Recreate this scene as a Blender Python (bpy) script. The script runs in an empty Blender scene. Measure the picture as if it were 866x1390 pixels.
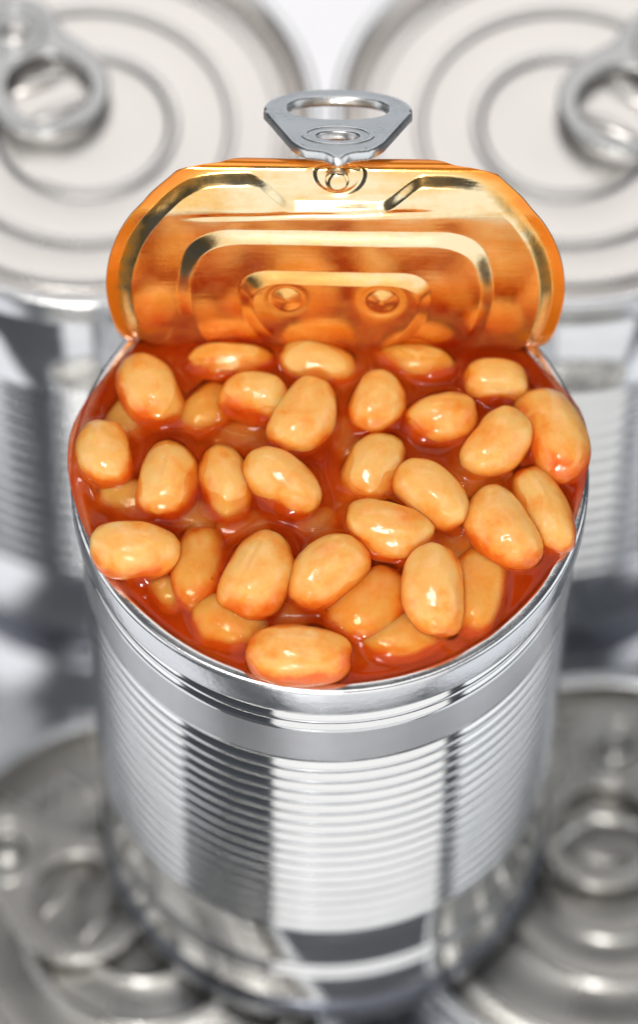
import bpy, bmesh, math, random
import numpy as np
from mathutils.bvhtree import BVHTree
from mathutils import Vector, Matrix, Euler, noise

# ------------------------------------------------------------------ units
S = 0.04                       # one can radius in metres; every length below is in can radii
C = bpy.context.scene.collection
sc = bpy.context.scene
R_ = math.radians

# ------------------------------------------------------------------ camera
TH, FPX = 1.0156, 5636.4       # pitch below the horizon, focal length in photo pixels
CAM = np.array([-0.041, -8.485, 13.5915])
ROLL = 0.0139
cam_d = bpy.data.cameras.new('camera')
cam = bpy.data.objects.new('camera', cam_d); C.objects.link(cam)
cam.location = Vector(CAM * S)
cam.rotation_mode = 'QUATERNION'
cam.rotation_quaternion = (Euler((math.pi / 2 - TH, 0, 0)).to_matrix() @ Matrix.Rotation(ROLL, 3, 'Z')).to_quaternion()
cam_d.sensor_fit = 'VERTICAL'; cam_d.sensor_height = 24.0
cam_d.lens = FPX / 1390 * 24.0
cam_d.shift_y = -45 / 1390
cam_d.clip_start = 0.01; cam_d.clip_end = 50
cam_d.dof.use_dof = True
cam_d.dof.focus_distance = 15.72 * S
cam_d.dof.aperture_fstop = 5.4
sc.camera = cam

def unproject(px, py, z):
    """where the ray through a spot of the photograph meets the level z"""
    x, y = px - 433, py - 650
    c, s = math.cos(-ROLL), math.sin(-ROLL)
    x, y = x * c - y * s, x * s + y * c
    d = np.array([x / FPX, math.cos(TH) - y / FPX * math.sin(TH), -math.sin(TH) - y / FPX * math.cos(TH)])
    return CAM + d * ((z - CAM[2]) / d[2])

# ------------------------------------------------------------------ world, lamps, exposure
w = bpy.data.worlds.new('World'); sc.world = w; w.use_nodes = True
bg = w.node_tree.nodes['Background']
bg.inputs[0].default_value = (0.80, 0.88, 1.0, 1); bg.inputs[1].default_value = 0.07
sc.view_settings.view_transform = 'Standard'; sc.view_settings.look = 'None'
sc.view_settings.exposure = 0.0; sc.view_settings.gamma = 1.0
sc.view_settings.use_curve_mapping = False

def area(name, loc, target, sx, sy, radiance, col=(1, 1, 1)):
    l = bpy.data.lights.new(name, 'AREA'); l.shape = 'RECTANGLE'
    l.size, l.size_y = sx * S, sy * S
    l.energy = radiance * math.pi * sx * sy * S * S
    l.color = col
    o = bpy.data.objects.new(name, l); C.objects.link(o)
    o.location = Vector(loc) * S
    o.rotation_euler = (Vector(target) - Vector(loc)).to_track_quat('-Z', 'Y').to_euler()
    return o

area('overhead_softbox', (0, 13.8, 12), (0, 2.2, -0.7), 14, 10.5, 1.12, (1, .965, .94))
def az(a, d, z): return (d * math.sin(R_(a)), -d * math.cos(R_(a)), z)
area('front_panel', az(12.5, 9, 2.5), (0.1, 0, 2.2), 10.6, 12, 1.02, (1, .985, .96))
area('left_panel', az(-77.5, 7, 2.6), (0, 0, 1.2), 7.3, 7.6, 1.1, (1, 1, 1))
area('right_panel', az(79, 8, 2.6), (0, 0, 1.2), 9.8, 7.6, 1.1, (.97, .99, 1))
area('added_back_fill', (0, 24, 3), (0, 0, 0), 26, 10, .9, (.95, .98, 1))  # unseen fill, added to brighten what the pull tab reflects
area('added_top_fill', (0.8, -2.2, 14), (0, 0, 0), 9, 7, 1.5, (1, .97, .94))  # added soft fill from above, lifts the brightness of the beans
area('added_top_key', (-3.2, -2.6, 14.5), (0, 0, 0), 2.6, 2.6, 32, (1, .97, .93))  # added harder lamp overhead, gives the beans more contrast
area('spark_lamp', (-1.6, -13.5, 9.4), (0, 0, 0), 0.36, 0.36, 1600, (1, .98, .95))
area('spark_lamp', (-1.2, -14.2, 8.0), (0, 0, 0), 0.3, 0.3, 1500, (1, .98, .95))

# ------------------------------------------------------------------ helpers
def mesh_obj(name, verts, faces, mat, parent=None, smooth=True, loc=None):
    me = bpy.data.meshes.new(name)
    me.from_pydata((np.asarray(verts, float) * S).tolist(), [], [tuple(int(i) for i in f) for f in faces])
    me.update()
    if smooth: me.polygons.foreach_set('use_smooth', [True] * len(me.polygons))
    me.materials.append(mat)
    o = bpy.data.objects.new(name, me); C.objects.link(o)
    if parent: o.parent = parent
    if loc is not None: o.location = Vector(loc) * S
    return o

def empty(name, loc, label, cat, group=None):
    o = bpy.data.objects.new(name, None); C.objects.link(o)
    o.empty_display_size = 0.01
    o.location = Vector(loc) * S
    tag(o, label, cat, group)
    return o

def tag(o, label, cat=None, group=None, kind=None):
    o['label'] = label
    if cat: o['category'] = cat
    if group: o['group'] = group
    if kind: o['kind'] = kind

def rounded(pts, rad, n=5):
    """round the corners of an open profile"""
    out = [pts[0]]
    for i in range(1, len(pts) - 1):
        a, b, c = (np.array(p, float) for p in pts[i - 1:i + 2])
        r = min(rad, np.linalg.norm(a - b) * .49, np.linalg.norm(c - b) * .49)
        p, q = b + (a - b) / np.linalg.norm(a - b) * r, b + (c - b) / np.linalg.norm(c - b) * r
        for k in range(n + 1):
            t = k / n
            out.append(tuple((1 - t) ** 2 * p + 2 * t * (1 - t) * b + t * t * q))
    out.append(pts[-1])
    return out

def lathe(prof, n=160, cap=False):
    prof = np.array(prof, float); m = len(prof)
    a = np.linspace(0, 2 * np.pi, n, endpoint=False)
    V = np.stack([np.outer(prof[:, 0], np.cos(a)), np.outer(prof[:, 0], np.sin(a)), np.repeat(prof[:, 1][:, None], n, 1)], -1).reshape(-1, 3)
    F = []
    for i in range(m - 1):
        for j in range(n):
            k = (j + 1) % n
            F.append((i * n + j, i * n + k, (i + 1) * n + k, (i + 1) * n + j))
    if cap: F.append(tuple(range(n))[::-1])
    return V, F

def sstep(x, a, b):
    t = np.clip((x - a) / (b - a), 0, 1); return t * t * (3 - 2 * t)

# ------------------------------------------------------------------ materials
def new_mat(name):
    m = bpy.data.materials.new(name); m.use_nodes = True
    nt = m.node_tree; b = nt.nodes['Principled BSDF']
    return m, nt, b, nt.nodes, nt.links

def ramp(N, stops):
    r = N.new('ShaderNodeValToRGB'); e = r.color_ramp.elements
    e[0].position, e[0].color = stops[0][0], (*stops[0][1], 1)
    e[1].position, e[1].color = stops[-1][0], (*stops[-1][1], 1)
    for p, c in stops[1:-1]:
        k = e.new(p); k.color = (*c, 1)
    return r

def metal(name, col, r0, r1, nscale=30, stretch=(1, 1, 1), bump=0.0, bscale=400):
    m, nt, b, N, L = new_mat(name)
    b.inputs['Metallic'].default_value = 1
    tc = N.new('ShaderNodeTexCoord'); mp = N.new('ShaderNodeMapping'); mp.inputs['Scale'].default_value = stretch
    L.new(tc.outputs['Object'], mp.inputs[0])
    n = N.new('ShaderNodeTexNoise'); n.inputs['Scale'].default_value = nscale; n.inputs['Detail'].default_value = 6
    L.new(mp.outputs[0], n.inputs['Vector'])
    mr = N.new('ShaderNodeMapRange'); mr.inputs[1].default_value = .3; mr.inputs[2].default_value = .7
    mr.inputs[3].default_value = r0; mr.inputs[4].default_value = r1
    L.new(n.outputs[0], mr.inputs[0]); L.new(mr.outputs[0], b.inputs['Roughness'])
    cr = ramp(N, [(.3, tuple(c * .93 for c in col)), (.7, col)])
    L.new(n.outputs[0], cr.inputs[0]); L.new(cr.outputs[0], b.inputs['Base Color'])
    if bump:
        n2 = N.new('ShaderNodeTexNoise'); n2.inputs['Scale'].default_value = bscale; n2.inputs['Detail'].default_value = 3
        L.new(mp.outputs[0], n2.inputs['Vector'])
        bp = N.new('ShaderNodeBump'); bp.inputs['Strength'].default_value = bump; bp.inputs['Distance'].default_value = .0004
        L.new(n2.outputs[0], bp.inputs['Height']); L.new(bp.outputs[0], b.inputs['Normal'])
    return m

M_body = metal('tinplate_wall', (.86, .865, .87), .06, .11, 60, (1, 1, 3), .03, 300)
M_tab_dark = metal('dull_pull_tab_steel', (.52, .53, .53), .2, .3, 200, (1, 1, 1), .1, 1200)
M_body_open = metal('scuffed_tinplate_wall', (.86, .865, .87), .06, .11, 60, (1, 1, 3), .03, 300)
def scuff_band(m, z0, z1):
    nt = m.node_tree; N, L = nt.nodes, nt.links; b = N['Principled BSDF']
    src = b.inputs['Roughness'].links[0].from_socket
    tc = N.new('ShaderNodeTexCoord'); sp = N.new('ShaderNodeSeparateXYZ'); L.new(tc.outputs['Object'], sp.inputs[0])
    c = N.new('ShaderNodeMath'); c.operation = 'COMPARE'; c.inputs[1].default_value = (z0 + z1) / 2 * S; c.inputs[2].default_value = abs(z1 - z0) / 2 * S
    L.new(sp.outputs[2], c.inputs[0])
    n = N.new('ShaderNodeTexNoise'); n.inputs['Scale'].default_value = 400; n.inputs['Detail'].default_value = 6
    mp = N.new('ShaderNodeMapping'); mp.inputs['Scale'].default_value = (1, 1, .15); L.new(tc.outputs['Object'], mp.inputs[0]); L.new(mp.outputs[0], n.inputs['Vector'])
    r = N.new('ShaderNodeMapRange'); r.inputs[3].default_value = .26; r.inputs[4].default_value = .46; L.new(n.outputs[0], r.inputs[0])
    mx = N.new('ShaderNodeMix'); L.new(c.outputs[0], mx.inputs[0]); L.new(src, mx.inputs[2]); L.new(r.outputs[0], mx.inputs[3])
    L.new(mx.outputs[0], b.inputs['Roughness'])
    col = b.inputs['Base Color'].links[0].from_socket
    cm = N.new('ShaderNodeMix'); cm.data_type = 'RGBA'; cm.blend_type = 'MULTIPLY'; cm.inputs[7].default_value = (.68, .68, .69, 1)
    L.new(c.outputs[0], cm.inputs[0]); L.new(col, cm.inputs[6]); L.new(cm.outputs[2], b.inputs['Base Color'])
scuff_band(M_body_open, -.352, -.578)
M_base = metal('base_seam_dark_reflection', (.15, .16, .19), .16, .28, 120, (1, 1, 1), .08, 500)  # dark reflection around the can bases, put into the seam's colour
M_seam = metal('tinplate_seam', (.80, .81, .825), .16, .30, 120, (1, 1, 1), .10, 700)
M_end = metal('can_end_steel', (.88, .85, .82), .26, .32, 50, (1, 1, 1), .03, 500)
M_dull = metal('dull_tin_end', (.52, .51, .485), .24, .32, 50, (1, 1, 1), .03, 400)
M_tab = metal('pull_tab_steel', (.74, .755, .765), .24, .36, 200, (1, 1, 1), .12, 1200)

def lid_material():
    m, nt, b, N, L = new_mat('gold_lacquer_with_sauce')
    tc = N.new('ShaderNodeTexCoord')
    at = N.new('ShaderNodeAttribute'); at.attribute_name = 'sauce_film'
    n = N.new('ShaderNodeTexNoise'); n.inputs['Scale'].default_value = 260; n.inputs['Detail'].default_value = 8; n.inputs['Roughness'].default_value = .65
    L.new(tc.outputs['Object'], n.inputs['Vector'])
    n3 = N.new('ShaderNodeTexNoise'); n3.inputs['Scale'].default_value = 70; n3.inputs['Detail'].default_value = 4
    L.new(tc.outputs['Object'], n3.inputs['Vector'])
    n5 = N.new('ShaderNodeTexNoise'); n5.inputs['Scale'].default_value = 60; n5.inputs['Detail'].default_value = 6
    mp5 = N.new('ShaderNodeMapping'); mp5.inputs['Scale'].default_value = (1, 6, 6); mp5.inputs['Rotation'].default_value = (0, .12, .08)
    L.new(tc.outputs['Object'], mp5.inputs[0]); L.new(mp5.outputs[0], n5.inputs['Vector'])
    # film thickness = painted smear + mottling
    ad = N.new('ShaderNodeMath'); ad.operation = 'MULTIPLY_ADD'; ad.inputs[1].default_value = .55
    L.new(n3.outputs[0], ad.inputs[0]); L.new(at.outputs['Fac'], ad.inputs[2])
    ad2 = N.new('ShaderNodeMath'); ad2.operation = 'MULTIPLY_ADD'; ad2.inputs[1].default_value = .35
    L.new(n.outputs[0], ad2.inputs[0])
    ad5 = N.new('ShaderNodeMath'); ad5.operation = 'MULTIPLY_ADD'; ad5.inputs[1].default_value = .50
    L.new(n5.outputs[0], ad5.inputs[0]); L.new(ad.outputs[0], ad5.inputs[2])
    sb = N.new('ShaderNodeMath'); sb.operation = 'SUBTRACT'; sb.inputs[1].default_value = .22
    L.new(ad5.outputs[0], sb.inputs[0]); L.new(sb.outputs[0], ad2.inputs[2])
    cr = ramp(N, [(.44, (.95, .79, .50)), (.64, (.93, .56, .18)), (.86, (.90, .34, .03)), (1.0, (.84, .25, .015))])
    L.new(ad2.outputs[0], cr.inputs[0]); L.new(cr.outputs[0], b.inputs['Base Color'])
    mm = N.new('ShaderNodeMapRange'); mm.inputs[1].default_value = .62; mm.inputs[2].default_value = 1.05
    mm.inputs[3].default_value = 1.0; mm.inputs[4].default_value = .5
    L.new(ad2.outputs[0], mm.inputs[0]); L.new(mm.outputs[0], b.inputs['Metallic'])
    mr = N.new('ShaderNodeMapRange'); mr.inputs[1].default_value = .35; mr.inputs[2].default_value = .7
    mr.inputs[3].default_value = .09; mr.inputs[4].default_value = .20
    L.new(n.outputs[0], mr.inputs[0]); L.new(mr.outputs[0], b.inputs['Roughness'])
    b.inputs['Coat Weight'].default_value = .6; b.inputs['Coat Roughness'].default_value = .05
    n6 = N.new('ShaderNodeTexNoise'); n6.inputs['Scale'].default_value = 90; n6.inputs['Detail'].default_value = 8; n6.inputs['Roughness'].default_value = .7
    mp6 = N.new('ShaderNodeMapping'); mp6.inputs['Scale'].default_value = (1, 14, 14); mp6.inputs['Rotation'].default_value = (0, -.10, .05)
    L.new(tc.outputs['Object'], mp6.inputs[0]); L.new(mp6.outputs[0], n6.inputs['Vector'])
    hs = N.new('ShaderNodeMath'); hs.operation = 'MULTIPLY_ADD'; hs.inputs[1].default_value = .5
    L.new(n6.outputs[0], hs.inputs[0]); L.new(n.outputs[0], hs.inputs[2])
    bp = N.new('ShaderNodeBump'); bp.inputs['Strength'].default_value = .13; bp.inputs['Distance'].default_value = .0003
    L.new(hs.outputs[0], bp.inputs['Height']); L.new(bp.outputs[0], b.inputs['Normal'])
    return m
M_lid = lid_material()

def bean_material():
    m, nt, b, N, L = new_mat('baked_bean_skin')
    tc = N.new('ShaderNodeTexCoord'); oi = N.new('ShaderNodeObjectInfo')
    n = N.new('ShaderNodeTexNoise'); n.noise_dimensions = '4D'
    n.inputs['Scale'].default_value = 230; n.inputs['Detail'].default_value = 5; n.inputs['Roughness'].default_value = .55
    sc_ = N.new('ShaderNodeMath'); sc_.operation = 'MULTIPLY'; sc_.inputs[1].default_value = 40
    L.new(oi.outputs['Random'], sc_.inputs[0]); L.new(sc_.outputs[0], n.inputs['W'])
    L.new(tc.outputs['Object'], n.inputs['Vector'])
    ad = N.new('ShaderNodeMath'); ad.operation = 'MULTIPLY_ADD'; ad.inputs[1].default_value = .10
    L.new(oi.outputs['Random'], ad.inputs[0]); L.new(n.outputs[0], ad.inputs[2])
    cr = ramp(N, [(.34, (.95, .56, .205)), (.56, (.94, .49, .145)), (.78, (.91, .34, .055)), (1.0, (.80, .15, .010))])
    at = N.new('ShaderNodeAttribute'); at.attribute_name = 'sauce_coat'
    ad3 = N.new('ShaderNodeMath'); ad3.operation = 'MULTIPLY_ADD'; ad3.inputs[1].default_value = .62
    L.new(at.outputs['Fac'], ad3.inputs[0]); L.new(ad.outputs[0], ad3.inputs[2])
    nb = N.new('ShaderNodeTexNoise'); nb.noise_dimensions = '4D'; nb.inputs['Scale'].default_value = 120; nb.inputs['Detail'].default_value = 7; nb.inputs['Roughness'].default_value = .62
    nb.inputs['Distortion'].default_value = .6
    L.new(sc_.outputs[0], nb.inputs['W']); L.new(tc.outputs['Object'], nb.inputs['Vector'])
    sm = N.new('ShaderNodeMapRange'); sm.interpolation_type = 'SMOOTHSTEP'; sm.inputs[1].default_value = .52; sm.inputs[2].default_value = .70; sm.inputs[4].default_value = .17
    L.new(nb.outputs[0], sm.inputs[0])
    ad4 = N.new('ShaderNodeMath'); ad4.operation = 'ADD'; L.new(ad3.outputs[0], ad4.inputs[0]); L.new(sm.outputs[0], ad4.inputs[1])
    L.new(ad4.outputs[0], cr.inputs[0])
    # fine speckle of the skin
    n2 = N.new('ShaderNodeTexNoise'); n2.inputs['Scale'].default_value = 1500; n2.inputs['Detail'].default_value = 4
    L.new(tc.outputs['Object'], n2.inputs['Vector'])
    mx = N.new('ShaderNodeMix'); mx.data_type = 'RGBA'; mx.blend_type = 'SOFT_LIGHT'; mx.inputs[0].default_value = .22
    L.new(cr.outputs[0], mx.inputs[6]); L.new(n2.outputs[0], mx.inputs[7])
    L.new(mx.outputs[2], b.inputs['Base Color'])
    b.inputs['Subsurface Weight'].default_value = .85
    b.inputs['Subsurface Radius'].default_value = (1.0, .45, .14)
    b.inputs['Subsurface Scale'].default_value = .0050
    b.inputs['Roughness'].default_value = .35; b.inputs['Specular IOR Level'].default_value = .25
    b.inputs['IOR'].default_value = 1.40
    b.inputs['Coat Weight'].default_value = 1.0; b.inputs['Coat Roughness'].default_value = .035; b.inputs['Coat IOR'].default_value = 1.45
    n4 = N.new('ShaderNodeTexNoise'); n4.inputs['Scale'].default_value = 420; n4.inputs['Detail'].default_value = 5
    L.new(tc.outputs['Object'], n4.inputs['Vector'])
    bp = N.new('ShaderNodeBump'); bp.inputs['Strength'].default_value = .34; bp.inputs['Distance'].default_value = .0006
    L.new(n4.outputs[0], bp.inputs['Height']); L.new(bp.outputs[0], b.inputs['Normal']); L.new(bp.outputs[0], b.inputs['Coat Normal'])
    return m
M_bean = bean_material()

def sauce_material():
    m, nt, b, N, L = new_mat('tomato_sauce')
    tc = N.new('ShaderNodeTexCoord')
    n = N.new('ShaderNodeTexNoise'); n.inputs['Scale'].default_value = 65; n.inputs['Detail'].default_value = 9; n.inputs['Roughness'].default_value = .6
    L.new(tc.outputs['Object'], n.inputs['Vector'])
    cr = ramp(N, [(.32, (.38, .018, .001)), (.55, (.60, .062, .002)), (.72, (.76, .14, .008))])
    L.new(n.outputs[0], cr.inputs[0]); L.new(cr.outputs[0], b.inputs['Base Color'])
    b.inputs['Subsurface Weight'].default_value = .5
    b.inputs['Subsurface Radius'].default_value = (1.0, .25, .05); b.inputs['Subsurface Scale'].default_value = .003
    b.inputs['Roughness'].default_value = .06; b.inputs['IOR'].default_value = 1.38
    b.inputs['Specular IOR Level'].default_value = .20; b.inputs['Coat Weight'].default_value = .40; b.inputs['Coat Roughness'].default_value = .02
    n4 = N.new('ShaderNodeTexNoise'); n4.inputs['Scale'].default_value = 260; n4.inputs['Detail'].default_value = 4
    L.new(tc.outputs['Object'], n4.inputs['Vector'])
    bp = N.new('ShaderNodeBump'); bp.inputs['Strength'].default_value = .25; bp.inputs['Distance'].default_value = .0008
    L.new(n4.outputs[0], bp.inputs['Height']); L.new(bp.outputs[0], b.inputs['Normal'])
    tr = N.new('ShaderNodeBsdfTransparent'); tr.inputs[0].default_value = (1, .92, .75, 1)
    mx = N.new('ShaderNodeMixShader'); 
    fa = N.new('ShaderNodeAttribute'); fa.attribute_name = 'film'
    fr = N.new('ShaderNodeMapRange'); fr.interpolation_type = 'SMOOTHSTEP'
    fr.inputs[1].default_value = .008; fr.inputs[2].default_value = .085; fr.inputs[3].default_value = .90; fr.inputs[4].default_value = .42
    L.new(fa.outputs['Fac'], fr.inputs[0]); L.new(fr.outputs[0], mx.inputs[0])
    L.new(b.outputs[0], mx.inputs[1]); L.new(tr.outputs[0], mx.inputs[2])
    out = N['Material Output']; L.new(mx.outputs[0], out.inputs['Surface'])
    return m
M_sauce = sauce_material()
def bed_material():
    m, nt, b, N, L = new_mat('thick_tomato_sauce')
    tc = N.new('ShaderNodeTexCoord')
    n = N.new('ShaderNodeTexNoise'); n.inputs['Scale'].default_value = 90; n.inputs['Detail'].default_value = 5
    L.new(tc.outputs['Object'], n.inputs['Vector'])
    cr = ramp(N, [(.35, (.40, .025, .002)), (.65, (.62, .09, .008))])
    L.new(n.outputs[0], cr.inputs[0]); L.new(cr.outputs[0], b.inputs['Base Color'])
    b.inputs['Roughness'].default_value = .6
    return m
M_bed = bed_material()

M_table = metal('satin_metal_table', (.86, .87, .90), .05, .09, 20, (1, 1, 1), .02, 200)
M_table.node_tree.nodes['Principled BSDF'].inputs['Metallic'].default_value = .95

# ------------------------------------------------------------------ the surface
H = 2.963                      # height of a tall can
ZG = -0.712 - H                # table top
ZT = -H                        # top of the low tins, which carry the opened can
V = [(-22, -20, ZG), (22, -20, ZG), (22, 30, ZG), (-22, 30, ZG), (-22, -20, ZG - .5), (22, -20, ZG - .5), (22, 30, ZG - .5), (-22, 30, ZG - .5)]
table = mesh_obj('table_top', V, [(0, 1, 2, 3), (7, 6, 5, 4), (0, 4, 5, 1), (1, 5, 6, 2), (2, 6, 7, 3), (3, 7, 4, 0)], M_table, smooth=False)
tag(table, 'satin pale metal table surface under the cans', kind='structure')

# ------------------------------------------------------------------ can building blocks (z = 0 at the top of the seam)
RB = 0.974
def rib_profile(z0, z1, pitch, amp, r=RB):
    skew = lambda t: t - .10 * math.sin(2 * math.pi * t)
    n = max(1, round((z0 - z1) / pitch)); out = []
    for i in range(n * 12 + 1):
        z = z0 + (z1 - z0) * i / (n * 12)
        ph = 2 * math.pi * (i // 12 + skew((i % 12) / 12))
        out.append((r - amp * .5 * (1 - math.cos(ph)), z))
    return out

def body_profile(ribs, beads, h, low=()):
    p = [(RB - .012, -.10), (RB - .012, -.185), (RB, -.20)]
    for (a, b, n, amp) in beads: p += rib_profile(a, b, (a - b) / n, amp)
    a, b, pitch, amp = ribs
    p += [(RB, a + .004)] + rib_profile(a, b, pitch, amp)
    for (a, b, n, amp) in low: p += [(RB, a + .004)] + rib_profile(a, b, (a - b) / n, amp)
    p += [(RB, -h + .20), (RB - .004, -h + .16), (RB - .004, -h + .05)]
    return p

def seam(zt, zb, ro, ri, rad=.02, n=6):
    """a rolled double seam: rounded closed section"""
    return rounded([(ri, zb + .02), (ri, zt), (ro, zt), (ro, zb), (RB - .02, zb)], rad, n)   # sits just proud of the wall

def end_profile(z_pan=-.085, beads=((.375, .055, .022), (.62, .055, .018), (.83, .05, .016))):
    """a can end from the seam's inner edge to its centre, with concentric steps"""
    p = rounded([(.940, -.012), (.905, -.115), (.875, -.115), (.862, z_pan)], .015, 4)
    for (r, wd, h) in sorted(beads, key=lambda q: -q[0]):
        for k in range(13):
            t = k / 12
            p.append((r + wd * (.5 - t), z_pan + h * .5 * (1 - math.cos(2 * math.pi * t))))
    p += [(.2, z_pan), (.05, z_pan), (.0005, z_pan)]
    return p

# ------------------------------------------------------------------ pull tab (nose at the origin, lies along +y)
def poly_mesh(loops, extrude, bevel, res=3):
    cu = bpy.data.curves.new('outline', 'CURVE'); cu.dimensions = '2D'; cu.fill_mode = 'BOTH'
    cu.extrude = extrude; cu.bevel_depth = bevel; cu.bevel_resolution = res
    for lp in loops:
        sp = cu.splines.new('POLY'); sp.points.add(len(lp) - 1); sp.use_cyclic_u = True
        for i, (x, y) in enumerate(lp): sp.points[i].co = (x, y, 0, 1)
    o = bpy.data.objects.new('outline', cu); C.objects.link(o)
    me = bpy.data.meshes.new_from_object(o.evaluated_get(bpy.context.evaluated_depsgraph_get()))
    V = np.array([v.co[:] for v in me.vertices]); F = [tuple(p.vertices) for p in me.polygons]
    bpy.data.objects.remove(o); bpy.data.curves.remove(cu); bpy.data.meshes.remove(me)
    return V, F

def tube(path, rad, nseg=8, closed=True):
    P = np.array(path, float); n = len(P); V = []; F = []
    for i in range(n):
        d = P[(i + 1) % n] - P[i - 1] if closed else P[min(i + 1, n - 1)] - P[max(i - 1, 0)]
        d = d / (np.linalg.norm(d) + 1e-12)
        u = np.cross(d, [0, 0, 1]); u /= np.linalg.norm(u) + 1e-12; v = np.cross(u, d)
        for k in range(nseg):
            a = 2 * math.pi * k / nseg
            V.append(P[i] + rad * (u * math.cos(a) + v * math.sin(a)))
    for i in range(n if closed else n - 1):
        j = (i + 1) % n
        for k in range(nseg):
            l = (k + 1) % nseg
            F.append((i * nseg + k, i * nseg + l, j * nseg + l, j * nseg + k))
    return np.array(V), F

def merge(*parts):
    V, F, o = [], [], 0
    for v, f in parts:
        V.append(np.asarray(v, float)); F += [tuple(i + o for i in q) for q in f]; o += len(v)
    return np.concatenate(V), F

def ell(cx, cy, rx, ry, n=56, e=2.0):
    out = []
    for k in range(n):
        a = 2 * math.pi * k / n; c, s = math.cos(a), math.sin(a)
        out.append((cx + rx * math.copysign(abs(c) ** (2 / e), c), cy + ry * math.copysign(abs(s) ** (2 / e), s)))
    return out

def tab_geometry(kind):
    if kind == 'wide':           # wide finger hole, beak at the nose
        half = [(0.0, -.03), (.030, .010), (.058, .038), (.110, .050), (.135, .085), (.165, .145), (.262, .475), (.272, .505), (.262, .525), (.272, .545)]
        cy, top = .545, .225; hole = ell(0, .548, .206, .150, e=2.3); eye = ell(0, .215, .092, .068); ring = ell(0, .215, .128, .104); lip = ell(0, .548, .213, .157, e=2.3)
    else:                        # round ring and round rivet plate
        half = [(0.0, 0.0), (.05, .004), (.10, .022), (.150, .062), (.185, .12), (.196, .20), (.190, .28), (.20, .33), (.235, .40), (.262, .48), (.272, .56)]
        cy, top = .56, .27; hole = ell(0, .57, .196, .205, e=2.2); eye = ell(0, .20, .085, .085); ring = ell(0, .20, .135, .135); lip = ell(0, .57, .203, .212, e=2.2)
    for k in range(1, 13):
        a = math.pi / 2 * k / 12
        half.append((.272 * math.cos(a), cy + top * math.sin(a)))
    loop = half + [(-x, y) for x, y in half[-2:0:-1]]
    V1, F1 = poly_mesh([loop, hole, eye], .010, .012)
    hem = [(x * .955, .36 + (y - .36) * .955, 0) for x, y in loop[3:-3]]
    V2, F2 = tube(hem, .024, 8, closed=False)
    V3, F3 = tube([(x, y, .012) for x, y in ring], .016)
    V4, F4 = tube([(x, y, -.004) for x, y in lip], .020)
    return merge((V1, F1), (V2, F2), (V3, F3), (V4, F4))
TAB, TAB_ROUND = tab_geometry('wide'), tab_geometry('round')

def place_tab(name, parent, origin, ydir, zdir, k=1.0, geo=None, mat=None):
    """tab with its nose at origin, its ring towards ydir and its face towards zdir"""
    y = Vector(ydir).normalized(); z = Vector(zdir); z = (z - y * z.dot(y)).normalized(); x = y.cross(z)
    A = np.array([x, y, z])
    geo = geo or TAB
    return mesh_obj(name, (geo[0] * k) @ A + np.array(origin), geo[1], mat or M_tab, parent)

# ------------------------------------------------------------------ the opened can
can = empty('open_can', (0, 0, -H), 'ribbed steel can opened and brimming with baked beans, lid folded up', 'can')
OZ = (0, 0, H)                 # parts are drawn with z = 0 at the rim, the empty stands at the base
outer = body_profile((-.585, -2.10, .089, .022), [(-.205, -.345, 2, .016)], H, [(-2.42, -2.56, 2, .016)])
inner = [(r - .018, z) for r, z in outer[::-1]]
body = mesh_obj('body', *lathe(outer + [(.90, -H + .05), (.88, -H + .09)] , 256), M_body_open, can, loc=OZ)
mesh_obj('inner_wall', *lathe([(.925, -.02), (.925, -H + .1), (.0005, -H + .1)], 128), M_seam, can, loc=OZ)
mesh_obj('rim', *lathe(seam(0, -.175, 1.0, .945, .022) + [(RB - .02, -.10), (.945, -.06), (.945, -.155 + .02)], 256), M_seam, can, loc=OZ)
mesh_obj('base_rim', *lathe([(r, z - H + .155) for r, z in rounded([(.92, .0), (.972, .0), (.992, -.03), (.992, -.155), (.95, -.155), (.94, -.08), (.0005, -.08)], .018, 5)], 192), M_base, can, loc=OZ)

# --- the lid: a disc bent along one axis. v runs from the fold (-) to the pull end (+), u sideways
RL = 0.885
vv = np.linspace(-.90, .95, 1851)
def lean(v):
    a = np.full_like(v, 0.)
    a += -88 + 100 * sstep(v, -.62, -.20)
    a += 9 * sstep(v, .36, .44)
    a += 6 * sstep(v, .44, .58)
    a += 175 * np.clip((v - .585) / (.885 - .585), 0, 1.2) ** 1.1
    return np.radians(a)
al = lean(vv)
dv = vv[1] - vv[0]
py_ = np.concatenate([[0], np.cumsum(np.sin((al[1:] + al[:-1]) / 2) * dv)])
pz_ = np.concatenate([[0], np.cumsum(np.cos((al[1:] + al[:-1]) / 2) * dv)])
i0 = np.argmin(abs(vv + .28))
P0 = unproject(450, 476, .06)
py_ += P0[1] - py_[i0]; pz_ += P0[2] - pz_[i0]
XL = .012                      # the lid's middle sits a touch to the right
def lid_pt(u, v, h):
    a = np.interp(v, vv, al)
    return np.stack([u + XL, np.interp(v, vv, py_) - np.cos(a) * h, np.interp(v, vv, pz_) + np.sin(a) * h], -1)

def smax(a, b, k):
    h = np.clip(.5 + .5 * (a - b) / k, 0, 1)
    return b * (1 - h) + a * h + k * h * (1 - h)

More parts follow.
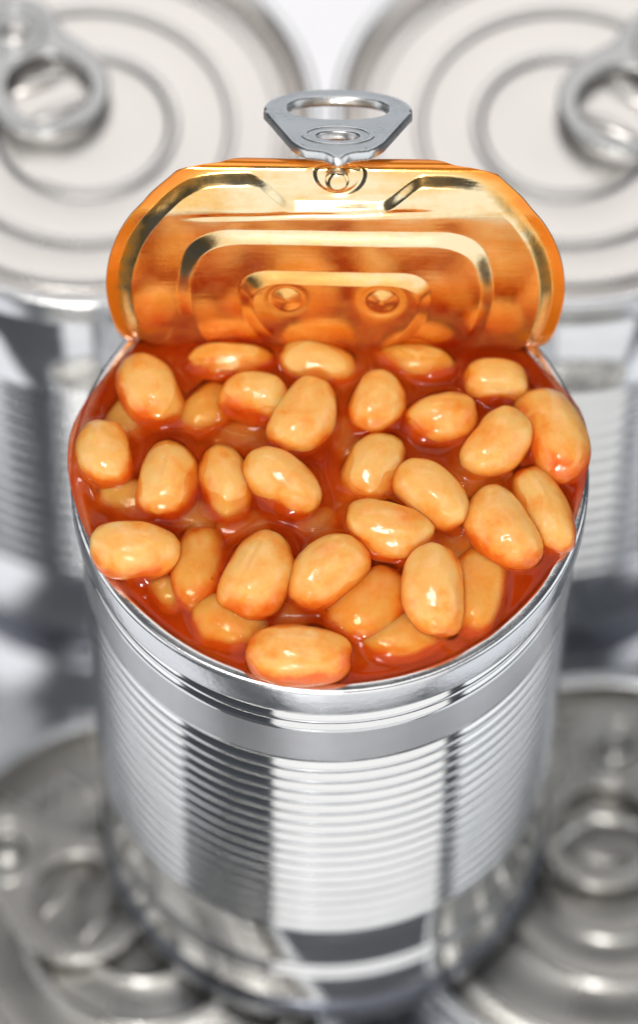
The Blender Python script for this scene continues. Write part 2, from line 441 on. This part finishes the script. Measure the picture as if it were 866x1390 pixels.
def lid_height(u, v):
    rho = np.hypot(u, v); h = np.zeros_like(u)
    for (r, t, k, dip) in ((.345, .100, .10, 0), (.585, .292, .12, 0), (.812, .560, .08, .125)):
        tt = t - dip * (1 - sstep(np.abs(u), .155, .335))
        rn = rho * RL / outline(u, v) if dip else rho
        d = smax(rn - r, v - tt, k)
        h += -.022 * (.7 * np.clip((d + .026) / .052, 0, 1) + .3 * sstep(d, -.032, .032))
    for (du, dvv) in ((-.186, -.005), (.180, -.005)):
        q = np.hypot(u - du, v - dvv)
        h += .010 * np.exp(-(q / .034) ** 2) - .004 * np.exp(-((q - .066) / .02) ** 2)
    q = np.hypot(u, v - .585)
    h += -.006 * np.exp(-((q - .095) / .012) ** 2)
    # dents and scratches of the handled sheet
    h += .0030 * np.sin(7 * u + 3 * v) * np.sin(5 * v - 2 * u + 1) + .0022 * np.sin(17 * u - 4 * v + 2) * np.exp(-((v - .40) / .06) ** 2)
    h += -.006 * np.exp(-((v - .405 - .05 * u) / .012) ** 2) * sstep(.55 - np.abs(u + .1), 0, .3)
    return h

OUT = [(216.5, 160), (219, 175), (223, 187), (238, 209), (258, 231), (278, 252), (306, 274), (340, 297), (375, 309), (408, 312)]
def row_v(py):                 # which v of the bent sheet shows at a given height of the photograph
    vs = vv[(vv > -.3) & (vv < .72)]; P = lid_pt(np.zeros_like(vs), vs, np.zeros_like(vs)) - CAM
    Yc = P[:, 1] * math.sin(TH) + P[:, 2] * math.cos(TH); Zc = P[:, 1] * math.cos(TH) - P[:, 2] * math.sin(TH)
    yy = 650 - FPX * Yc / Zc
    k = np.argmin(abs(yy - py)); return float(vs[k]), FPX / float(Zc[k])
pts = [(hw / row_v(y)[1], row_v(y)[0]) for y, hw in OUT]
vm = pts[0][1]
pts = [(0, vm + .17), (.16, vm + .165), (.30, vm + .13), (.39, vm + .07)] + pts
print('lid rows', [(round(a, 3), round(b, 3)) for a, b in pts])
oa = np.array([math.atan2(b, a) for a, b in pts]); orr = np.array([math.hypot(a, b) for a, b in pts])
k_ = np.argsort(oa); oa, orr = oa[k_], orr[k_]
def outline(u, v):
    a = np.arctan2(v, np.abs(u))
    r = np.interp(a, oa, orr)
    return np.where(a < oa[0], RL + (orr[0] - RL) * sstep(a, -.5, oa[0]), r)
nr, na = 190, 640
rho = np.linspace(0.0005, RL, nr); ang = np.linspace(0, 2 * np.pi, na, endpoint=False)
bo = outline(np.cos(ang), np.sin(ang))
for _ in range(14): bo = (bo + np.roll(bo, 1) + np.roll(bo, -1)) / 3
U = np.outer(rho, np.cos(ang) * bo / RL); Vv = np.outer(rho, np.sin(ang) * bo / RL)
Hh = lid_height(U, Vv)
front = lid_pt(U, Vv, Hh).reshape(-1, 3)
back = lid_pt(U, Vv, Hh - .014).reshape(-1, 3)
F = []
jj = np.arange(na); kk = (jj + 1) % na
for i in range(nr - 1):
    for j, k in zip(jj, kk):
        F.append((i * na + j, i * na + k, (i + 1) * na + k, (i + 1) * na + j))
nb = nr * na
FB = [(a + nb, d + nb, c + nb, b + nb) for a, b, c, d in F]
e = (nr - 1) * na
FE = [(e + j, e + k, nb + e + k, nb + e + j) for j, k in zip(jj, kk)]
lid = mesh_obj('lid', np.concatenate([front, back]), F + FB + FE, M_lid, can, loc=OZ)
lid['label'] = 'gold lacquered lid bent upright and smeared with sauce'
film = np.clip(np.repeat(sstep(rho, .78, .885)[:, None], na, 1) * .42 + sstep(-Vv, -.42, .25) * .22 + sstep(Vv, .60, .68) * .7, 0, 1).reshape(-1)
film = film + .08 * sstep(np.abs(U).reshape(-1), .3, .8)
at = lid.data.attributes.new('sauce_film', 'FLOAT', 'POINT')
at.data.foreach_set('value', np.concatenate([film, film]).astype(np.float32))

# --- its tab, lying over the curled end of the lid
a_t = R_(125)
vt = float(np.interp(R_(95), al, vv))
pt = lid_pt(np.array([0.]), np.array([vt]), np.array([.03]))[0]
ydir = np.array([0, math.sin(a_t), math.cos(a_t)]); zdir = np.array([0, -math.cos(a_t), math.sin(a_t)])
tab = place_tab('pull_tab', lid, pt - ydir * .17, ydir, zdir, 1.0)
rv = lid_pt(np.array([0.]), np.array([.585]), np.array([.0]))[0]
# rivet button on the inner face
rvV, rvF = lathe(rounded([(.046, -.02), (.046, .004), (.030, .013), (.0005, .013)], .01, 4), 32)
aa = float(np.interp(.585, vv, al))
B = np.array([[1, 0, 0], [0, math.sin(aa), math.cos(aa)], [0, -math.cos(aa), math.sin(aa)]])
mesh_obj('rivet', rvV @ B + rv, rvF, M_lid, lid)

# ------------------------------------------------------------------ closed tall cans and low tins
_b = bmesh.new(); bmesh.ops.create_icosphere(_b, subdivisions=3, radius=1)
SPH0 = np.array([v.co[:] for v in _b.verts]); SPH0F = [tuple(v.index for v in f.verts) for f in _b.faces]; _b.free()
def closed_can(name, loc, h, label, group, ribs, tab_k, tab_at, tab_dir, end_mat, beads, kind):
    root = empty(name, (loc[0], loc[1], loc[2] - h), label, kind, group)
    off = (0, 0, h)
    if ribs:
        prof = body_profile(ribs, [], h)
    else:
        prof = [(RB - .012, -.10), (RB - .012, -.185), (RB, -.20), (RB, -h + .20), (RB - .004, -h + .16), (RB - .004, -h + .05)]
    mesh_obj('body', *lathe(prof, 192), M_body, root, loc=off)
    mesh_obj('rim', *lathe(seam(0, -.15, 1.0, .94, .02), 192), M_seam, root, loc=off)
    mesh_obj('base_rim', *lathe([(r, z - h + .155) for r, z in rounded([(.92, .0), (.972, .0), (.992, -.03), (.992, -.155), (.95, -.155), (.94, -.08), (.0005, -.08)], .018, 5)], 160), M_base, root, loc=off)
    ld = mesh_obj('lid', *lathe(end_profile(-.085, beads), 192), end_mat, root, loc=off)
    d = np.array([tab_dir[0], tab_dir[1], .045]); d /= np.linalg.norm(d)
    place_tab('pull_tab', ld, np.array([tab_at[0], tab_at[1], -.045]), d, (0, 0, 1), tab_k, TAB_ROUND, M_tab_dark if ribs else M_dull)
    rp = np.array([tab_at[0], tab_at[1], 0]) + d * .20 * tab_k
    rvv, rff = lathe([(.075, -.09), (.075, -.02), (.055, -.004), (.0005, -.002)], 40)
    mesh_obj('rivet', rvv + np.array([rp[0], rp[1], 0]), rff, end_mat, ld)
    for q in (.47, .66):          # two pressed ridges under the finger hole
        c = np.array([tab_at[0], tab_at[1]]) + d[:2] * q * tab_k
        sx = SPH0 * np.array([.15, .042, .03])
        rot = np.array([[d[1], -d[0], 0], [d[0], d[1], 0], [0, 0, 1]])
        mesh_obj('ridge', sx @ rot + np.array([c[0], c[1], -.085]), SPH0F, end_mat, ld)
    return root

TALL = dict(h=H, group='closed ribbed cans behind the opened can', ribs=(-.70, -2.28, .105, .022), end_mat=M_end,
            beads=((.37, .085, .010), (.62, .08, .008), (.82, .06, .005)), kind='can')
BL, BR = (-1.057, 2.215, -.712), (.989, 2.245, -.712)
def local(px, py, c):
    p = unproject(px, py, c[2] - .06) - np.array(c); return p[:2]
def aim(px0, py0, px1, py1, c, k):
    """rivet spot and ring centre seen in the photograph -> nose position and direction of a tab on that lid"""
    a, b = local(px0, py0, c), local(px1, py1, c)
    d = (b - a) / np.linalg.norm(b - a)
    return b - d * .56 * k, d
p, d = aim(0, 15, 66, 127, BL, .95)
closed_can('tall_can', BL, tab_k=.95, tab_at=p, tab_dir=d, label='tall closed ribbed can behind the left edge of the raised lid', **TALL)
p, d = aim(925, 40, 846, 148, BR, 1.02)
closed_can('tall_can', BR, tab_k=1.02, tab_at=p, tab_dir=d, label='tall closed ribbed can behind the right edge of the raised lid', **TALL)

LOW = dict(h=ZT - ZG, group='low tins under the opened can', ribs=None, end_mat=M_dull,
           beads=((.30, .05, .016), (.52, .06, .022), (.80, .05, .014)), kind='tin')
cl = unproject(195, 1235, ZT); cr_ = unproject(832, 1180, ZT)
TL, TR = (cl[0], cl[1], ZT), (cr_[0], cr_[1], ZT)
print('tins', TL, TR, 'gap', math.dist(TL, TR))
p, d = aim(28, 1172, 110, 1227, TL, 1.12)
closed_can('low_tin', TL, tab_k=1.12, tab_at=p, tab_dir=d, label='low grey tin under the opened can, its ring tab pointing towards the can', **LOW)
p, d = aim(834, 1023, 817, 1130, TR, 1.12)
closed_can('low_tin', TR, tab_k=1.12, tab_at=p, tab_dir=d, label='low grey tin under the opened can, its ring tab pointing away from the tall cans', **LOW)

# ------------------------------------------------------------------ beans: (x, y, long, short, angle, lift, label)   lift < 0 = sunk in the sauce
BEANS = [
 (204, 533, 55, 42, 60, .035, 'plump bean at the left end of the lid, standing steeply in the sauce'),
 (314, 492, 60, 28, 3, .035, 'long bean with a small brown scar lying along the foot of the lid'),
 (279, 558, 42, 31, -45, -.006, 'small bean half sunk below the long scarred bean by the lid'),
 (346, 542, 50, 38, 12, .045, 'round pale bean just below the long scarred bean'),
 (412, 565, 58, 41, -62, .075, 'glossy bean with a white streak of light, upright near the can middle'),
 (432, 497, 55, 35, 12, .035, 'bean against the middle of the lid, right of the scarred bean'),
 (143, 617, 49, 39, 72, .045, 'leftmost bean, bulging over the left rim'),
 (227, 656, 56, 42, -76, .030, 'upright orange bean right of the leftmost rim bean'),
 (306, 658, 54, 35, 76, .035, 'speckled upright bean left of the slanting bean in the middle'),
 (383, 656, 60, 38, 38, .070, 'slanting bean in the very middle of the can'),
 (183, 748, 62, 41, 3, .060, 'pale bean lying flat against the lower left rim'),
 (269, 773, 58, 33, -80, -.006, 'narrow sauce-coated bean between the flat rim bean and a wide mottled bean'),
 (350, 781, 64, 47, -64, .050, 'wide mottled bean with reddish streaks in the lower left'),
 (431, 715, 31, 26, -30, -.035, 'small dim bean sunk under sauce below the slanting middle bean'),
 (211, 818, 29, 25, 60, -.035, 'small sunk bean with two glints by the lower left rim'),
 (298, 864, 52, 39, 15, -.020, 'blurred orange bean sunk beside the front left rim'),
 (406, 890, 73, 43, 3, .040, 'largest bean, with red patches, lying along the front rim'),
 (445, 777, 63, 42, -38, .060, 'smooth bean rising to the right above the front of the can'),
 (565, 495, 53, 29, 8, .025, 'flat bean at the foot of the lid, right of the middle'),
 (673, 521, 45, 35, 4, .050, 'wrinkled bean with orange stripes below the right end of the lid'),
 (511, 550, 46, 39, -68, .055, 'bean with a broad white glint right of the glossy streaked bean'),
 (599, 570, 52, 39, -8, .055, 'rounded bean lying between the glinting bean and the wrinkled bean'),
 (673, 604, 54, 39, -48, .085, 'shiny tilted bean below the wrinkled bean, ringed with sauce'),
 (749, 592, 72, 44, 66, .045, 'long bean bulging over the upper right rim'),
 (736, 694, 64, 36, 64, .022, 'tan bean wedged inside the right rim below the long bulging bean'),
 (507, 640, 52, 41, -62, .035, 'orange bean half behind the slanting bean right of the can middle'),
 (585, 672, 59, 38, 42, .075, 'pale slanting bean with a sparkle of glints on its lower side'),
 (682, 719, 64, 45, 55, .055, 'large bean with an orange flank beside the right rim'),
 (527, 721, 63, 41, 12, .050, 'bean lying level under the pale slanting bean, glints on its near side'),
 (590, 802, 64, 42, 84, .085, 'smooth upright bean nearest the front right rim, one round glint'),
 (502, 823, 60, 45, -48, -.005, 'broad sauce-covered bean left of the smooth upright bean'),
 (660, 814, 63, 39, -76, -.005, 'tan sunk bean between the smooth upright bean and the right rim'),
 (556, 886, 62, 36, -8, -.006, 'tan bean lying under sauce along the front right rim'),
 (740, 512, 36, 24, 40, -.015, 'pinkish sunk bean in the corner of the lid and the right rim'),
 (146, 550, 50, 30, -55, -.020, 'hazy sunk bean inside the upper left rim'),
 (140, 684, 42, 28, 15, -.015, 'pale sunk bean below the leftmost rim bean'),
 (339, 600, 48, 26, 5, -.050, 'dim bean deep under sauce left of the can middle'),
 (255, 700, 44, 28, 20, -.055, 'dim bean deep under sauce below the upright orange bean'),
 (470, 598, 34, 26, 70, -.055, 'dim bean deep under sauce right of the glossy streaked bean'),
 (330, 716, 36, 24, -10, -.055, 'dim bean deep under sauce above the wide mottled bean'),
 (622, 752, 36, 28, 60, -.050, 'dim bean deep under sauce above the smooth upright bean'),
 (392, 834, 34, 24, -10, -.050, 'dim bean deep under sauce above the largest bean at the front rim'),
 (640, 650, 40, 30, -20, -.055, 'dim bean deep under sauce beside the shiny tilted bean'),
]
rng = random.Random(4)
def dome(x, y):
    r2 = x * x + y * y
    return -.015 + .045 * np.clip(1 - r2, 0, 1)

bm0 = bmesh.new(); bmesh.ops.create_icosphere(bm0, subdivisions=5, radius=1)
SPH = np.array([v.co[:] for v in bm0.verts]); SPHF = [tuple(v.index for v in f.verts) for f in bm0.faces]; bm0.free()
feet = []; sunk = []; proud = []
for i, (px, py, a, b, ang_, lift, label) in enumerate(BEANS):
    zc = 0.0
    for _ in range(3):
        ctr = unproject(px, py, zc); zc = float(dome(ctr[0], ctr[1])) + lift
    if lift < -.004:
        far = max(np.linalg.norm(unproject(px + a * .9 * math.cos(t), py + a * .8 * math.sin(t), zc)[:2]) for t in np.linspace(0, 6.283, 13)) if a < 45 else np.linalg.norm(ctr[:2]) + b / 352
        over = max(0, far - .865)
        px, py = px + (446 - px) * over * .9, py + (640 - py) * over * .9
        ctr = unproject(px, py, zc)
    c_, s_ = math.cos(R_(ang_)), math.sin(R_(ang_))
    e1, e2 = unproject(px - a * c_, py - a * s_, zc), unproject(px + a * c_, py + a * s_, zc)
    ax = (e2 - e1) / 2
    # an upright outline is partly the bean's own thickness, so the real long axis is a little shorter than its footprint
    la = np.linalg.norm(ax) * (1 - .07 * abs(s_)); yaw = math.atan2(ax[1], ax[0])
    lb = b / 352 * (1.0 - .0 * abs(s_)) ; lc = lb * rng.uniform(.86, .98)
    if lift < -.004: lc *= .8; la *= 1.06; lb *= 1.08
    P = SPH.copy()
    # blunt ends, slight kidney bend, one end fuller, a soft flank
    ex = 2.35
    nrm = (np.abs(P[:, 0]) ** ex + (np.sqrt(P[:, 1] ** 2 + P[:, 2] ** 2)) ** ex) ** (1 / ex)
    P /= nrm[:, None]
    kid = rng.uniform(.03, .13) * rng.choice((-1, 1)); full = rng.uniform(-.09, .09)
    P[:, 1:] *= (1 + full * P[:, :1])
    seed = Vector((rng.uniform(0, 50), rng.uniform(0, 50), 7))
    nz = np.array([noise.noise(Vector(q) * 1.3 + seed) * .062 + noise.noise(Vector(q) * 3.1 + seed) * .020 + noise.noise(Vector(q) * 7 + seed) * .006 for q in P])
    P *= (1 + nz)[:, None]
    # the seam where the skin has split a little on some beans
    if i in (1, 16, 12, 19, 7, 24):
        P *= (1 - .030 * np.exp(-((P[:, 1] - .25 + .25 * P[:, 0] ** 2) / .07) ** 2) * (P[:, 2] > 0) * np.clip(1.1 - np.abs(P[:, 0]), 0, 1))[:, None]
    P *= np.array([la, lb, lc])
    P[:, 1] += kid * lb * ((P[:, 0] / la) ** 2 - .4) * 1.6
    o = mesh_obj('bean', P, SPHF, M_bean)
    o.location = Vector(ctr) * S
    tilt = rng.uniform(-.07, .07) if lift > -.004 else 0
    o.rotation_euler = (rng.uniform(-.12, .12), tilt, yaw)
    line = .034 - max(lift, .03)             # height of the sauce on this bean
    up = (P[:, 2] - line) / max(lc - line, .03) + np.array([noise.noise(Vector(q) * 9 + seed) for q in P]) * .30
    atr = o.data.attributes.new('sauce_coat', 'FLOAT', 'POINT'); atr.data.foreach_set('value', (1 - sstep(up, -.15, 1.0)).astype(np.float32))
    tag(o, label, 'bean', 'baked beans in the opened can')
    if True:
        M_ = Euler(o.rotation_euler).to_matrix()
        (sunk if lift < -.004 else proud).append(BVHTree.FromPolygons([M_ @ Vector(q) + Vector(o.location) / S for q in P], SPHF))
    feet.append((ctr[0], ctr[1], zc, la, lb, lc, yaw, lift))

# ------------------------------------------------------------------ sauce: closed body with a surface that climbs the beans and the rim
nr, na = 170, 420
rr = np.linspace(0.002, 1, nr); aa_ = np.linspace(0, 2 * np.pi, na, endpoint=False)
def bump(a0, wdt): 
    d = (aa_ - a0 + np.pi) % (2 * np.pi) - np.pi
    return np.exp(-(d / wdt) ** 2)
edge = .957 + .052 * bump(R_(178), .36) + .046 * bump(R_(8), .30)
X = np.outer(rr, edge * np.cos(aa_)); Y = np.outer(rr, edge * np.sin(aa_))
Z = dome(X, Y) + .045 * (1 - rr[:, None] ** 4)
Z += (np.outer(sstep(rr, .90, 1), .055 * bump(R_(178), .4) + .045 * bump(R_(8), .35)))
Z += np.where(True, 0, 0)
cover = np.full_like(Z, -1.)
men = np.zeros_like(Z)
for (x, y, z, la, lb, lc, yaw, lift) in feet:
    c_, s_ = math.cos(yaw), math.sin(yaw)
    lx, ly = (X - x) * c_ + (Y - y) * s_, -(X - x) * s_ + (Y - y) * c_
    q = np.sqrt((lx / la) ** 2 + (ly / lb) ** 2)
    d = (q - 1) * lb
    if lift > -.004:
        wob = .058 + .012 * np.sin(3 * np.arctan2(ly, lx) + 9 * x)
        men = np.maximum(men, wob * np.exp(-np.clip(d + .012, 0, 9) / .034))
tops = np.full_like(Z, -.075)      # what lies under the sauce
for t_, f_, is_sunk in [(t, f, 1) for t, f in zip(sunk, [f for f in feet if f[7] < -.004])] + [(t, f, 0) for t, f in zip(proud, [f for f in feet if f[7] >= -.004])]:
    for a_, b_ in np.argwhere(np.hypot(X - f_[0], Y - f_[1]) < f_[3] * 1.15):
        hit = t_.ray_cast(Vector((X[a_, b_], Y[a_, b_], 1)), Vector((0, 0, -1)))
        if hit[0] is not None:
            tops[a_, b_] = max(tops[a_, b_], hit[0].z)
            if is_sunk: cover[a_, b_] = max(cover[a_, b_], hit[0].z + .010)
for _ in range(2):              # widen the film a little past each bean
    cover = np.maximum.reduce([cover, np.roll(cover, 1, 1) - .004, np.roll(cover, -1, 1) - .004, np.vstack([cover[1:], cover[-1:]]) - .004, np.vstack([cover[:1], cover[:-1]]) - .004])
Z = Z + men
n_ = np.array([noise.noise(Vector((x * 5, y * 5, 3))) for x, y in zip(X.ravel(), Y.ravel())]).reshape(X.shape)
Z += .008 * n_
# lay the film over the sunk beans, smoothed so that it stays liquid
k = .02
Z = np.where(cover > Z - .1, .5 * (Z + cover) + .5 * np.sqrt((Z - cover) ** 2 + k * k), Z)
Zs = Z.copy()
for _ in range(3):
    Zs[1:-1] = (Zs[:-2] + Zs[2:] + 2 * Zs[1:-1] + np.roll(Zs[1:-1], 1, 1) + np.roll(Zs[1:-1], -1, 1)) / 6
Z = np.maximum(Zs, cover)
# meet the rim, except where it brims over
# the film's thickness, for its colour
THICK = np.clip(Z - tops, 0, .2)
for _ in range(3):
    THICK[1:-1] = (THICK[:-2] + THICK[2:] + 2 * THICK[1:-1] + np.roll(THICK[1:-1], 1, 1) + np.roll(THICK[1:-1], -1, 1)) / 6
low = (1 - np.clip(bump(R_(178), .4) + bump(R_(8), .35), 0, 1))
Z -= np.outer(sstep(rr, .965, 1.0), .020 * low)
ring = [np.stack([X, Y, Z], -1).reshape(-1, 3)]
F = []
jj = np.arange(na); kk = (jj + 1) % na
for i in range(nr - 1):
    for j, k in zip(jj, kk): F.append((i * na + j, i * na + k, (i + 1) * na + k, (i + 1) * na + j))
F.append(tuple(range(na))[::-1])
base = (nr - 1) * na
for t, (rad, z) in enumerate(((.975, -.002), (.935, -.05), (.920, -.075))):
    f_ = np.minimum(edge, rad) if t else np.minimum(edge + .004, .99)
    zz = np.full(na, z)
    if t == 0: f_ = np.where(edge > .962, edge * .998, np.minimum(edge, .944)); zz = np.where(edge > .962, .004, -.05)
    ring.append(np.stack([f_ * np.cos(aa_), f_ * np.sin(aa_), zz], -1))
    nb = base + na
    for j, k in zip(jj, kk): F.append((base + j, base + k, nb + k, nb + j))
    base = nb
F.append(tuple(base + j for j in jj))
sauce = mesh_obj('tomato_sauce', np.concatenate(ring), F, M_sauce)
th_ = np.full(len(sauce.data.vertices), .2, np.float32); th_[:THICK.size] = THICK.ravel()
sauce.data.attributes.new('film', 'FLOAT', 'POINT').data.foreach_set('value', th_)
sauce.data.materials.append(M_bed); sauce.data.polygons[len(sauce.data.polygons) - 1].material_index = 1
tag(sauce, 'glossy orange-red tomato sauce filling the opened can', 'sauce', kind='stuff')

# ------------------------------------------------------------------ tiny bubbles in the sauce, most of them along the foot of the lid
_b = bmesh.new(); bmesh.ops.create_icosphere(_b, subdivisions=2, radius=1)
BV = np.array([v.co[:] for v in _b.verts]); BF = [tuple(v.index for v in f.verts) for f in _b.faces]; _b.free()
spots = [unproject(px, py, .06)[:2] for px, py in ((198, 480), (222, 486), (276, 486), (286, 492), (375, 478), (380, 486), (505, 476), (540, 480), (575, 484), (640, 490), (160, 500), (182, 700), (172, 690))]
while len(spots) < 46:
    a, r = rng.uniform(0, 6.283), .9 * math.sqrt(rng.random())
    spots.append(np.array([r * math.cos(a), r * math.sin(a)]))
parts = []
for x, y in spots:
    k = np.argmin((X - x) ** 2 + (Y - y) ** 2)
    if THICK.ravel()[k] < .02 or math.hypot(x, y) > .93: continue
    rad = rng.uniform(.006, .013)
    parts.append((BV * rad * np.array([1, 1, .8]) + np.array([X.ravel()[k], Y.ravel()[k], Z.ravel()[k] + rad * .25]), BF))
bub = mesh_obj('sauce_bubbles', *merge(*parts), M_sauce)
tag(bub, 'tiny glossy bubbles and beads on the tomato sauce', kind='stuff')

sc.render.engine = 'CYCLES'
sc.cycles.max_bounces = 14; sc.cycles.glossy_bounces = 8; sc.cycles.transparent_max_bounces = 16; sc.cycles.transmission_bounces = 8
sc.cycles.use_denoising = True
sc.cycles.sample_clamp_indirect = 6
